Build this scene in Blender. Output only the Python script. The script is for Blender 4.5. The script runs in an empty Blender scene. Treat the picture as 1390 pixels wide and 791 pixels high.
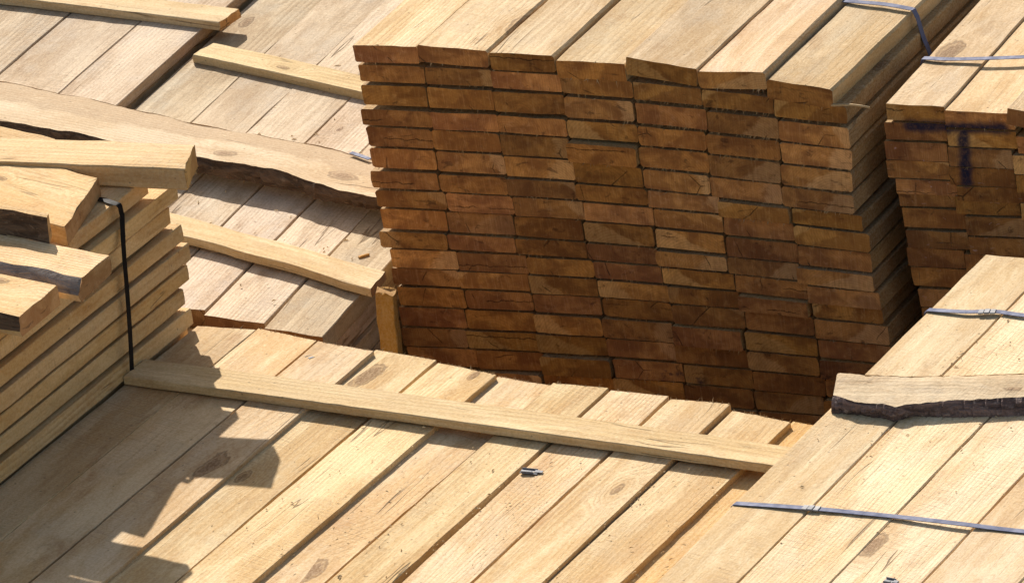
import bpy, bmesh, math, random
from math import sin, cos, tan, radians, atan2, pi, hypot
from mathutils import Vector, Matrix, noise

random.seed(7)
S = bpy.context.scene
COL = S.collection

# ------------------------------------------------------------------ camera
FPX = 9800.0                       # focal length in pixels of a 1390 px wide frame
ELEV, ROLL, DIST, PHI = radians(24.5), radians(8.5), 14.0, radians(58)
_r0 = Vector((sin(PHI), cos(PHI), 0)); _f0 = Vector((-cos(PHI), sin(PHI), 0))
VIEW = _f0 * cos(ELEV) + Vector((0, 0, -sin(ELEV)))
_u0 = _f0 * sin(ELEV) + Vector((0, 0, cos(ELEV)))
RIGHT = _r0 * cos(ROLL) - _u0 * sin(ROLL)
UP = _r0 * sin(ROLL) + _u0 * cos(ROLL)
EYE = -DIST * VIEW
cam_d = bpy.data.cameras.new('camera'); cam = bpy.data.objects.new('camera', cam_d); COL.objects.link(cam)
cam_d.sensor_width = 36; cam_d.lens = 36 * FPX / 1390; cam_d.clip_start = 0.5; cam_d.clip_end = 2000
cam.matrix_world = Matrix(((RIGHT.x, UP.x, -VIEW.x, EYE.x), (RIGHT.y, UP.y, -VIEW.y, EYE.y),
                           (RIGHT.z, UP.z, -VIEW.z, EYE.z), (0, 0, 0, 1)))
S.camera = cam

# ------------------------------------------------------------------ light
SUN_TO = Vector((-1.04, 1.24, 1.0)).normalized()       # towards the sun
world = bpy.data.worlds.new('World'); S.world = world; world.use_nodes = True
wt = world.node_tree; wt.nodes.clear()
sky = wt.nodes.new('ShaderNodeTexSky'); sky.sky_type = 'NISHITA'; sky.sun_disc = False
sky.sun_elevation = math.asin(SUN_TO.z); sky.sun_rotation = atan2(SUN_TO.x, SUN_TO.y)
sky.air_density = 1.0; sky.dust_density = 1.5; sky.ozone_density = 1.0
bg = wt.nodes.new('ShaderNodeBackground'); bg.inputs[1].default_value = 0.10
wo = wt.nodes.new('ShaderNodeOutputWorld')
wb = wt.nodes.new('ShaderNodeMix'); wb.data_type = 'RGBA'; wb.blend_type = 'MULTIPLY'; wb.inputs[0].default_value = 1; wb.inputs[7].default_value = (1.12, 1.0, 0.84, 1)   # daylight white balance
wt.links.new(sky.outputs[0], wb.inputs[6]); wt.links.new(wb.outputs[2], bg.inputs[0]); wt.links.new(bg.outputs[0], wo.inputs[0])
sd = bpy.data.lights.new('sun', 'SUN'); sd.energy = 5.0; sd.angle = radians(0.5); sd.color = (1.0, 0.935, 0.835)
sun = bpy.data.objects.new('sun', sd); COL.objects.link(sun)
sun.rotation_euler = SUN_TO.to_track_quat('Z', 'Y').to_euler(); sun.location = SUN_TO * 20
S.view_settings.view_transform = 'Standard'; S.view_settings.look = 'None'
S.view_settings.gamma = 1; S.view_settings.use_curve_mapping = False
S.view_settings.exposure = 0.58
S.render.engine = 'CYCLES'; S.cycles.max_bounces = 8; S.cycles.diffuse_bounces = 5

# ------------------------------------------------------------------ measuring: a sighted point onto a known plane
def _ray(x, y): return VIEW + RIGHT * ((x - 695) / FPX) - UP * ((y - 395.5) / FPX)
def at(x, y, z=0.0):
    d = _ray(x, y); return EYE + d * ((z - EYE.z) / d.z)
def at_y(x, y, Y):
    d = _ray(x, y); return EYE + d * ((Y - EYE.y) / d.y)
def at_x(x, y, X):
    d = _ray(x, y); return EYE + d * ((X - EYE.x) / d.x)

# ------------------------------------------------------------------ materials
class N:
    """tiny node writer"""
    def __init__(s, name):
        s.m = bpy.data.materials.new(name); s.m.use_nodes = True; s.t = s.m.node_tree; s.t.nodes.clear()
    def node(s, typ, ins=None, **kw):
        n = s.t.nodes.new(typ)
        for k, v in kw.items(): setattr(n, k, v)
        for k, v in (ins or {}).items():
            if hasattr(v, 'is_output'): s.t.links.new(v, n.inputs[k])
            else: n.inputs[k].default_value = v
        return n
    def math(s, op, a, b=0.0, c=0.0, clamp=False):
        n = s.node('ShaderNodeMath', {0: a, 1: b, 2: c}, operation=op, use_clamp=clamp); return n.outputs[0]
    def vmath(s, op, a, b=(0, 0, 0)):
        n = s.node('ShaderNodeVectorMath', {0: a, 1: b}, operation=op); return n.outputs[0]
    def noise(s, vec, scale, detail=3, rough=0.55, dist=0.0):
        n = s.node('ShaderNodeTexNoise', {'Vector': vec, 'Scale': scale, 'Detail': detail, 'Roughness': rough, 'Distortion': dist})
        return n.outputs['Fac']
    def smooth(s, v, lo, hi, a=0.0, b=1.0):
        n = s.node('ShaderNodeMapRange', {'Value': v, 'From Min': lo, 'From Max': hi, 'To Min': a, 'To Max': b}, interpolation_type='SMOOTHSTEP')
        return n.outputs[0]
    def lin(s, v, lo, hi, a=0.0, b=1.0):
        n = s.node('ShaderNodeMapRange', {'Value': v, 'From Min': lo, 'From Max': hi, 'To Min': a, 'To Max': b}); return n.outputs[0]
    def mix(s, f, a, b, blend='MIX'):
        n = s.node('ShaderNodeMix', data_type='RGBA', blend_type=blend)
        for i, v in ((0, f), (6, a), (7, b)):
            if hasattr(v, 'is_output'): s.t.links.new(v, n.inputs[i])
            else: n.inputs[i].default_value = (v if i == 0 else (*v, 1) if len(v) == 3 else v)
        return n.outputs[2]
    def sep(s, v): return s.node('ShaderNodeSeparateXYZ', {0: v}).outputs
    def comb(s, x, y, z): return s.node('ShaderNodeCombineXYZ', {0: x, 1: y, 2: z}).outputs[0]
    def done(s, col, rough=0.75, bump=None, strength=0.3, dist=0.002, spec=0.25, metal=0.0):
        b = s.node('ShaderNodeBsdfPrincipled')
        for k, v in (('Base Color', col), ('Roughness', rough), ('Metallic', metal), ('Specular IOR Level', spec)):
            if hasattr(v, 'is_output'): s.t.links.new(v, b.inputs[k])
            else: b.inputs[k].default_value = (*v, 1) if isinstance(v, tuple) and len(v) == 3 else v
        if bump is not None:
            bn = s.node('ShaderNodeBump', {'Height': bump, 'Strength': strength, 'Distance': dist})
            s.t.links.new(bn.outputs[0], b.inputs['Normal'])
        o = s.node('ShaderNodeOutputMaterial'); s.t.links.new(b.outputs[0], o.inputs[0]); return s.m

def wood_basis(n):
    tc = n.node('ShaderNodeTexCoord').outputs['Object']
    rnd = n.node('ShaderNodeObjectInfo').outputs['Random']
    r2 = n.math('FRACT', n.math('MULTIPLY', rnd, 17.37)); r3 = n.math('FRACT', n.math('MULTIPLY', rnd, 91.73))
    r4 = n.math('FRACT', n.math('MULTIPLY', rnd, 331.1))
    off = n.comb(n.math('MULTIPLY', rnd, 37.7), n.math('MULTIPLY', r2, 53.1), n.math('MULTIPLY', r3, 29.3))
    v = n.vmath('ADD', tc, off)
    return tc, v, rnd, r2, r3, r4

def rings(n, tc, v, r2, r3, r4, extra=None, wander=0.022):
    """distance from the pith of a log running along the board's own y axis"""
    x, y, z = n.sep(tc)
    px = n.math('MULTIPLY_ADD', r2, 0.16, -0.08); pz = n.math('MULTIPLY_ADD', r3, 0.16, -0.12)
    w1 = n.noise(n.vmath('MULTIPLY', v, (4, 1.1, 4)), 1.0, 2, 0.5)
    w2 = n.noise(n.vmath('MULTIPLY', v, (14, 3.0, 14)), 1.0, 2, 0.5)
    dx = n.math('SUBTRACT', x, px); dz = n.math('SUBTRACT', z, pz)
    r = n.math('SQRT', n.math('ADD', n.math('MULTIPLY', dx, dx), n.math('MULTIPLY', dz, dz)))
    r = n.math('ADD', r, n.math('MULTIPLY_ADD', w1, wander * 2, -wander))
    r = n.math('ADD', r, n.math('MULTIPLY_ADD', w2, 0.008, -0.004))
    if extra is not None: r = n.math('ADD', r, extra)
    return r, dx, dz

def wood_face(name, pale, mid, dark, grey=(0.46, 0.38, 0.28), greyness=0.25, saw=0.5, ringc=0.5, knotc=1.0, vary=0.22, knots=0.15, band=None):
    n = N(name); tc, v, rnd, r2, r3, r4 = wood_basis(n)
    x, y, z = n.sep(tc); vx, vy, vz = n.sep(v)
    # knots run through the thickness: cells in the plane of the face
    kw = n.noise(n.vmath('MULTIPLY', v, (34, 15, 34)), 1.0, 3, 0.6)
    kv = n.comb(n.math('MULTIPLY', vx, 8.0), n.math('MULTIPLY', vy, 3.6), 0.0)
    vor = n.node('ShaderNodeTexVoronoi', {'Vector': kv, 'Scale': 1.0, 'Randomness': 1.0}, feature='F1', voronoi_dimensions='2D')
    cs = n.sep(vor.outputs['Color'])
    keep = n.math('GREATER_THAN', cs[0], 1 - knots)
    size = n.math('MULTIPLY_ADD', n.math('MULTIPLY', cs[1], cs[1]), 1.5, 0.35)
    kd = n.math('DIVIDE', vor.outputs['Distance'], size)
    kd = n.math('ADD', kd, n.math('MULTIPLY_ADD', keep, -1.0, 1.0))
    kd = n.math('ADD', kd, n.math('MULTIPLY_ADD', kw, 0.17, -0.085))
    swirl = n.math('MULTIPLY', n.smooth(kd, 0.0, 0.55, 1.0, 0.0), 0.05)
    r, dx, dz = rings(n, tc, v, r2, r3, r4, swirl)
    ph = n.math('FRACT', n.math('MULTIPLY', r, n.math('MULTIPLY_ADD', r4, 55.0, 60.0)))
    late = n.math('MULTIPLY', n.smooth(ph, 0.15, 0.85), n.smooth(ph, 0.85, 1.0, 1.0, 0.0))
    latem = n.smooth(n.noise(n.vmath('MULTIPLY', v, (9, 2.2, 9)), 1.0, 3), 0.36, 0.62, 0.25, 1.0)
    fib = n.noise(n.vmath('MULTIPLY', v, (420, 10, 420)), 1.0, 3, 0.6)
    fib2 = n.noise(n.vmath('MULTIPLY', v, (95, 2.0, 95)), 1.0, 4, 0.65)
    broad = n.noise(n.vmath('MULTIPLY', v, (9, 2.1, 9)), 1.0, 6, 0.68, 0.5)
    blot = n.noise(n.vmath('MULTIPLY', v, (9, 6, 9)), 1.0, 6, 0.68)
    speck = n.noise(n.vmath('MULTIPLY', v, (240, 150, 240)), 1.0, 3, 0.65)
    # saw marks across the board, where the blade chattered
    sx = n.math('MULTIPLY_ADD', x, 0.22, y)
    sawn = n.noise(n.comb(n.math('MULTIPLY', x, 9.0), n.math('ADD', n.math('MULTIPLY', sx, 230.0), n.math('MULTIPLY', rnd, 977.0)), z), 1.0, 3, 0.65)
    sawm = n.smooth(n.noise(n.vmath('MULTIPLY', v, (8, 3.5, 8)), 1.0, 4), 0.40, 0.64)
    col = n.mix(n.smooth(broad, 0.40, 0.60), pale, mid)
    col = n.mix(n.math('MULTIPLY', n.math('MULTIPLY', late, latem), n.math('MULTIPLY', n.math('MULTIPLY_ADD', r3, 1.5, 0.4), ringc)), col, dark)
    col = n.mix(n.math('MULTIPLY', n.smooth(fib2, 0.5, 0.72), 0.5), col, n.mix(0.4, dark, mid))
    col = n.mix(n.math('MULTIPLY', n.smooth(fib, 0.45, 0.75), 0.14), col, n.mix(0.5, dark, mid))
    col = n.mix(n.math('MULTIPLY', n.smooth(blot, 0.47, 0.68), greyness), col, grey)
    warm = n.smooth(n.noise(n.vmath('MULTIPLY', v, (15, 5, 15)), 1.0, 4, 0.6), 0.56, 0.76)
    col = n.mix(n.math('MULTIPLY', warm, 0.65), col, (dark[0] * 1.05, dark[1] * 0.98, dark[2] * 0.9))
    col = n.mix(n.math('MULTIPLY', n.math('MULTIPLY', n.smooth(sawn, 0.47, 0.68), sawm), saw * 0.6), col, n.mix(0.45, dark, grey))
    big = n.noise(n.vmath('MULTIPLY', v, (5, 1.7, 5)), 1.0, 4, 0.6)
    col = n.mix(n.smooth(big, 0.52, 0.68, 0.0, 0.45), col, n.mix(0.5, mid, grey))
    col = n.mix(n.smooth(big, 0.48, 0.34, 0.0, 0.5), col, tuple(min(1, q * 1.12) for q in pale))
    halo = n.math('MULTIPLY', n.smooth(kd, 0.05, 0.34, 1.0, 0.0), 0.6 * knotc)
    kr = n.math('MULTIPLY', n.math('MULTIPLY_ADD', n.math('SINE', n.math('MULTIPLY', kd, 85.0)), 0.5, 0.5), n.math('MULTIPLY', halo, 0.8))
    col = n.mix(kr, col, dark)
    col = n.mix(halo, col, n.mix(0.25, mid, dark))
    core = n.math('MULTIPLY', n.smooth(kd, 0.055, 0.10, 1.0, 0.0), 0.78 * knotc)
    col = n.mix(core, col, n.mix(n.smooth(speck, 0.4, 0.6), (0.19, 0.09, 0.036), (0.09, 0.04, 0.018)))
    rim = n.math('MULTIPLY', n.smooth(n.math('ABSOLUTE', n.math('SUBTRACT', kd, 0.10)), 0.006, 0.022, 1.0, 0.0), 0.6 * knotc)
    col = n.mix(rim, col, (0.10, 0.05, 0.022))
    if band: col = band(n, v, col)
    dn = n.noise(n.vmath('MULTIPLY', v, (17, 8, 17)), 1.0, 6, 0.72, 0.7)
    col = n.mix(n.smooth(dn, 0.57, 0.70, 0.0, 0.42), col, (0.30, 0.185, 0.09))
    dn2 = n.noise(n.vmath('MULTIPLY', v, (55, 34, 55)), 1.0, 5, 0.72, 0.5)
    col = n.mix(n.smooth(dn2, 0.58, 0.72, 0.0, 0.32), col, (0.33, 0.21, 0.11))
    col = n.mix(n.smooth(dn2, 0.42, 0.28, 0.0, 0.30), col, (0.82, 0.68, 0.46))
    # dirt specks and short splits
    spk = n.node('ShaderNodeTexVoronoi', {'Vector': v, 'Scale': 30.0}, feature='F1').outputs['Distance']
    col = n.mix(n.smooth(spk, 0.05, 0.09, 0.6, 0.0), col, (0.10, 0.065, 0.04))
    sp = n.noise(n.vmath('MULTIPLY', v, (26, 1.6, 26)), 1.0, 2, 0.5)
    spg = n.smooth(n.noise(n.vmath('MULTIPLY', v, (10, 3, 10)), 1.0, 2), 0.60, 0.66)
    split = n.math('MULTIPLY', n.smooth(n.math('ABSOLUTE', n.math('SUBTRACT', sp, 0.5)), 0.004, 0.014, 1.0, 0.0), spg)
    col = n.mix(n.math('MULTIPLY', split, 0.75), col, (0.13, 0.075, 0.035))
    col = n.mix(n.smooth(speck, 0.42, 0.7, 0.0, 0.28), col, n.mix(0.5, dark, mid))
    col = n.mix(n.smooth(speck, 0.62, 0.36, 0.0, 0.16), col, (0.80, 0.68, 0.48))
    # board to board tone
    tone = n.math('MULTIPLY_ADD', r4, vary, 1 - vary * 0.6)
    col = n.mix(1.0, col, n.node('ShaderNodeCombineColor', {0: tone, 1: n.math('MULTIPLY', tone, n.math('MULTIPLY_ADD', r3, 0.02, 0.98)), 2: n.math('MULTIPLY', tone, n.math('MULTIPLY_ADD', r2, vary * 0.55, 1 - vary * 0.4))}).outputs[0], 'MULTIPLY')
    h = n.math('ADD', n.math('MULTIPLY', n.math('MULTIPLY', sawn, sawm), saw * 1.3), n.math('MULTIPLY', fib, 0.5))
    h = n.math('ADD', h, n.math('MULTIPLY', late, 0.2)); h = n.math('ADD', h, n.math('MULTIPLY', core, 0.6))
    h = n.math('ADD', h, n.math('MULTIPLY', speck, 0.6)); h = n.math('SUBTRACT', h, n.math('MULTIPLY', split, 1.2))
    return n.done(col, 0.8, h, 0.6, 0.0026, 0.10)

def wood_end(name, base, dark, pale, paint=None, streak=0.0, vary=0.6):
    n = N(name); tc, v, rnd, r2, r3, r4 = wood_basis(n)
    x, y, z = n.sep(tc)
    r, dx, dz = rings(n, tc, v, r2, r3, r4, None, 0.006)
    ph = n.math('FRACT', n.math('MULTIPLY', r, n.math('MULTIPLY_ADD', r4, 80.0, 150.0)))
    late = n.smooth(ph, 0.35, 0.95)
    patch = n.noise(n.vmath('MULTIPLY', v, (16, 20, 26)), 1.0, 4, 0.6, 0.5)
    mott = n.noise(n.vmath('MULTIPLY', v, (70, 50, 70)), 1.0, 5, 0.68)
    vsaw = n.noise(n.vmath('MULTIPLY', v, (330, 20, 16)), 1.0, 3, 0.6)
    col = n.mix(n.smooth(patch, 0.34, 0.64), dark, base)
    # pale sapwood wedge with a fairly straight boundary, on some boards
    sd = n.math('MULTIPLY_ADD', n.math('SUBTRACT', r3, 0.5), 3.0, 0.0)
    wedge = n.math('ADD', n.math('MULTIPLY', n.math('MULTIPLY', x, 12.0), n.math('SIGN', n.math('SUBTRACT', r4, 0.5))), n.math('MULTIPLY', n.math('MULTIPLY', z, 20.0), sd))
    wedge = n.math('ADD', wedge, n.math('MULTIPLY_ADD', patch, 0.8, -0.4))
    sap = n.math('MULTIPLY', n.smooth(wedge, 0.42, 0.58), n.smooth(r2, 0.45, 0.55))
    col = n.mix(n.math('MULTIPLY', sap, 0.55), col, pale)
    heart = n.math('MULTIPLY', n.smooth(wedge, -0.25, -0.4), n.smooth(r3, 0.5, 0.6))
    col = n.mix(n.math('MULTIPLY', heart, 0.5), col, (dark[0] * .8, dark[1] * .7, dark[2] * .75))
    col = n.mix(n.math('MULTIPLY', late, 0.26), col, dark)
    col = n.mix(n.math('MULTIPLY', n.smooth(vsaw, 0.48, 0.70), 0.3), col, dark)
    col = n.mix(n.math('MULTIPLY', n.smooth(vsaw, 0.5, 0.28), 0.2), col, pale)
    col = n.mix(n.smooth(mott, 0.42, 0.7, 0.0, 0.4), col, dark)
    col = n.mix(n.smooth(mott, 0.46, 0.3, 0.0, 0.22), col, pale)
    blot = n.noise(n.vmath('MULTIPLY', v, (28, 20, 55)), 1.0, 4, 0.62, 0.8)
    col = n.mix(n.math('MULTIPLY', n.smooth(blot, 0.60, 0.70), 0.6), col, (dark[0] * .28, dark[1] * .3, dark[2] * .5))
    # drying checks: a few rays from the pith, and flat shakes
    th = n.math('ARCTAN2', dz, dx)
    wob = n.noise(n.vmath('MULTIPLY', v, (45, 10, 45)), 1.0, 3, 0.6)
    a = n.math('FRACT', n.math('ADD', n.math('MULTIPLY_ADD', th, 0.45, n.math('MULTIPLY', rnd, 23.0)), n.math('MULTIPLY', wob, 0.07)))
    dist = n.math('MULTIPLY', n.math('ABSOLUTE', n.math('SUBTRACT', a, 0.5)), n.math('MULTIPLY', r, 2.2))
    gate = n.smooth(n.noise(n.vmath('MULTIPLY', v, (17, 9, 17)), 1.0, 1), 0.53, 0.62)
    line = n.math('MULTIPLY', n.smooth(dist, 0.0004, 0.0015, 1.0, 0.0), gate)
    fz = n.math('ABSOLUTE', n.math('ADD', n.math('ADD', z, n.math('MULTIPLY_ADD', r4, 0.02, 0.008)), n.math('MULTIPLY_ADD', wob, 0.016, -0.008)))
    flat = n.math('MULTIPLY', n.smooth(fz, 0.0005, 0.0016, 1.0, 0.0), n.math('MULTIPLY', n.smooth(n.math('FRACT', n.math('MULTIPLY', rnd, 51.3)), 0.80, 0.84), n.smooth(n.noise(n.vmath('MULTIPLY', v, (14, 9, 4)), 1.0, 1), 0.44, 0.52)))
    line = n.math('MAXIMUM', line, flat)
    col = n.mix(n.math('MULTIPLY', line, 0.7), col, (0.035, 0.019, 0.010))
    if streak:
        sn = n.noise(n.vmath('MULTIPLY', v, (40, 10, 130)), 1.0, 3, 0.6, 1.2)
        col = n.mix(n.math('MULTIPLY', n.smooth(sn, 0.66, 0.74), streak), col, (0.55, 0.42, 0.36))
    t = n.math('MULTIPLY_ADD', n.math('FRACT', n.math('MULTIPLY', rnd, 7.77)), vary, 1 - vary * 0.55)
    col = n.mix(1.0, col, n.node('ShaderNodeCombineColor', {0: t, 1: n.math('MULTIPLY', t, n.math('MULTIPLY_ADD', r2, 0.09, 0.90)), 2: n.math('MULTIPLY', t, n.math('MULTIPLY_ADD', r4, 0.35, 0.78))}).outputs[0], 'MULTIPLY')
    if paint: col = n.mix(paint(n), col, (0.010, 0.014, 0.040))
    h = n.math('ADD', n.math('MULTIPLY', vsaw, 0.7), n.math('MULTIPLY', mott, 0.7))
    h = n.math('SUBTRACT', h, n.math('MULTIPLY', line, 1.2))
    return n.done(col, 0.82, h, 0.5, 0.0025, 0.12)

def bark_mat(name, a, b, c, scale=1.0):
    n = N(name); tc, v, rnd, r2, r3, r4 = wood_basis(n)
    p = n.noise(n.vmath('MULTIPLY', v, (26 * scale, 9 * scale, 50 * scale)), 1.0, 5, 0.65, 1.0)
    q = n.noise(n.vmath('MULTIPLY', v, (90, 60, 130)), 1.0, 4, 0.6)
    col = n.mix(n.smooth(p, 0.35, 0.65), a, b); col = n.mix(n.math('MULTIPLY', n.smooth(q, 0.55, 0.75), 0.7), col, c)
    return n.done(col, 0.85, n.math('ADD', p, n.math('MULTIPLY', q, 0.5)), 1.0, 0.012, 0.15)

PALE, MID, DARK = (0.70, 0.535, 0.325), (0.53, 0.345, 0.16), (0.32, 0.165, 0.06)
M = {}
M['front'] = wood_face('fresh_sawn_wood', PALE, MID, DARK, greyness=0.3, saw=0.8, ringc=0.2)
M['right'] = wood_face('pale_sawn_wood', (0.72, 0.575, 0.37), (0.58, 0.405, 0.21), DARK, greyness=0.25, saw=0.9, ringc=0.08)
M['weathered'] = wood_face('weathered_sawn_wood', (0.62, 0.50, 0.365), (0.43, 0.31, 0.20), (0.25, 0.155, 0.08), grey=(0.46, 0.40, 0.335), greyness=0.55, saw=1.0, ringc=0.3)
M['centre'] = wood_face('yard_sawn_wood', (0.68, 0.515, 0.325), (0.49, 0.325, 0.16), (0.30, 0.16, 0.06), grey=(0.44, 0.37, 0.285), greyness=0.4, saw=0.6, ringc=0.3)
M['aged_shade'] = wood_face('aged_shade_wood', (0.42, 0.265, 0.12), (0.32, 0.19, 0.078), (0.19, 0.10, 0.036), grey=(0.27, 0.19, 0.12), greyness=0.35, saw=0.6, ringc=0.3)  # browned wood, darkened further to paint shade into gaps and side faces
M['left'] = wood_face('yellow_sawn_wood', (0.72, 0.515, 0.285), (0.58, 0.37, 0.16), (0.38, 0.195, 0.065), greyness=0.15, saw=0.8, ringc=0.3)
M['amber'] = wood_face('amber_sawn_wood', (0.68, 0.44, 0.18), (0.56, 0.32, 0.10), (0.36, 0.17, 0.045), greyness=0.1, saw=0.4, ringc=0.3)
M['post'] = wood_face('orange_post_wood', (0.62, 0.36, 0.10), (0.52, 0.27, 0.06), (0.32, 0.14, 0.025), greyness=0.05, saw=0.3, ringc=0.3)
M['stick'] = wood_face('batten_wood', (0.68, 0.525, 0.315), (0.53, 0.375, 0.19), (0.32, 0.19, 0.08), greyness=0.15, saw=0.4, ringc=0.4)

EB, ED, EP = (0.51, 0.258, 0.075), (0.24, 0.108, 0.036), (0.66, 0.42, 0.19)
def drip_paint(n):      # dark marking-spray blot on the lower rows of the tall pile
    p = n.node('ShaderNodeNewGeometry').outputs['Position']; x, y, z = n.sep(p)
    w = n.noise(p, 38.0, 4, 0.7)
    cx, cz = BLOT
    d = n.math('ADD', n.math('ABSOLUTE', n.math('SUBTRACT', z, cz)), n.math('MULTIPLY', n.math('MAXIMUM', n.math('SUBTRACT', n.math('ABSOLUTE', n.math('SUBTRACT', x, cx)), 0.055), 0.0), 1.2))
    return n.math('MULTIPLY', n.smooth(n.math('ADD', d, n.math('MULTIPLY_ADD', w, 0.12, -0.048)), 0.004, 0.018, 1.0, 0.0), 0.6)
def letter_paint(n):    # the sprayed blue T
    p = n.node('ShaderNodeNewGeometry').outputs['Position']; x, y, z = n.sep(p)
    w = n.noise(p, 60.0, 3, 0.6)
    def bar(x0, z0, x1, z1, r):
        dx, dz = x1 - x0, z1 - z0; L2 = dx * dx + dz * dz
        ax = n.math('SUBTRACT', x, x0); az = n.math('SUBTRACT', z, z0)
        t = n.math('DIVIDE', n.math('ADD', n.math('MULTIPLY', ax, dx), n.math('MULTIPLY', az, dz)), L2, clamp=True)
        ex = n.math('SUBTRACT', ax, n.math('MULTIPLY', t, dx)); ez = n.math('SUBTRACT', az, n.math('MULTIPLY', t, dz))
        d = n.math('SQRT', n.math('ADD', n.math('MULTIPLY', ex, ex), n.math('MULTIPLY', ez, ez)))
        d = n.math('ADD', d, n.math('MULTIPLY_ADD', w, 0.016, -0.008))
        return n.smooth(d, r * 0.35, r * 1.3, 1.0, 0.0)
    (a0, a1), (b0, b1), (c0, c1), (d0, d1) = LETTER
    return n.math('MULTIPLY', n.math('MAXIMUM', bar(a0, a1, b0, b1, 0.0155), bar(c0, c1, d0, d1, 0.0155)), n.smooth(n.noise(p, 120.0, 5, 0.75), 0.34, 0.6, 0.74, 0.97))

# depth planes of the two end faces
H_C, H_R, H_F, H_RL = 0.38, 0.335, 0.19, -0.14
Y_C = at(478.6, 61.2, H_C).y - 0.004
Y_R = at(1203, 139, H_R).y
_b = at_y(905, 523, Y_C); BLOT = (_b.x, _b.z)
LETTER = []
for q in ((1234, 171), (1360, 176), (1307, 175), (1310, 248)):
    _b = at_y(*q, Y_R); LETTER.append((_b.x, _b.z))
M['end_c'] = wood_end('shaded_end_grain', EB, ED, EP, drip_paint)
M['end_r'] = wood_end('painted_end_grain', EB, ED, EP, letter_paint, 0.6)
M['end_shade'] = wood_end('shade_dark_end_grain', (0.26, 0.14, 0.055), (0.15, 0.075, 0.03), (0.34, 0.21, 0.10))  # end grain darkened to paint in the shadow on the low rear pile
M['end_l'] = wood_end('fresh_end_grain', (0.52, 0.34, 0.155), (0.36, 0.205, 0.08), (0.62, 0.45, 0.25))
M['bark_dark'] = bark_mat('dark_bark', (0.08, 0.052, 0.047), (0.26, 0.175, 0.155), (0.48, 0.36, 0.31))
M['bark_brown'] = bark_mat('brown_bark', (0.07, 0.042, 0.026), (0.17, 0.105, 0.065), (0.30, 0.20, 0.13))
M['bark_grey'] = bark_mat('grey_bark', (0.22, 0.18, 0.16), (0.36, 0.30, 0.27), (0.10, 0.07, 0.06))
def plain(name, col, rough, metal=0.0, spec=0.4, var=0.25):
    n = N(name); tc = n.node('ShaderNodeTexCoord').outputs['Object']
    p = n.noise(tc, 45.0, 4, 0.6)
    c = n.mix(n.smooth(p, 0.35, 0.7), col, tuple(q * (1 - var) for q in col))
    return n.done(c, n.lin(p, 0.3, 0.7, rough * 0.85, rough * 1.15), p, 0.15, 0.001, spec, metal)
M['strap_blue'] = plain('blue_steel_strap', (0.105, 0.122, 0.215), 0.65, 0.0, 0.12)
M['strap_black'] = plain('black_plastic_strap', (0.014, 0.013, 0.014), 0.65, 0.0, 0.06)
M['clip'] = plain('dull_steel', (0.22, 0.225, 0.25), 0.6, 0.0, 0.2)
M['dirt'] = None
n = N('yard_dirt'); tc = n.node('ShaderNodeTexCoord').outputs['Object']
p = n.noise(tc, 2.5, 6, 0.65); q = n.noise(tc, 40.0, 5, 0.7)
M['dirt'] = n.done(n.mix(n.smooth(q, 0.4, 0.7), n.mix(p, (0.10, 0.075, 0.05), (0.19, 0.15, 0.105)), (0.26, 0.20, 0.13)), 0.95, q, 0.6, 0.02, 0.1)

# ------------------------------------------------------------------ boards
def tag(o, label, cat, group=None, kind=None):
    o['label'] = label; o['category'] = cat
    if group: o['group'] = group
    if kind: o['kind'] = kind
    return o

def link(name, bm, mats, parent=None, smooth=True):
    me = bpy.data.meshes.new(name); bm.normal_update(); bm.to_mesh(me); bm.free()
    for m in mats: me.materials.append(m)
    o = bpy.data.objects.new(name, me); COL.objects.link(o)
    if smooth:
        for p in me.polygons: p.use_smooth = True
        me.set_sharp_from_angle(angle=radians(24))
    if parent: o.parent = parent
    return o

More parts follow.
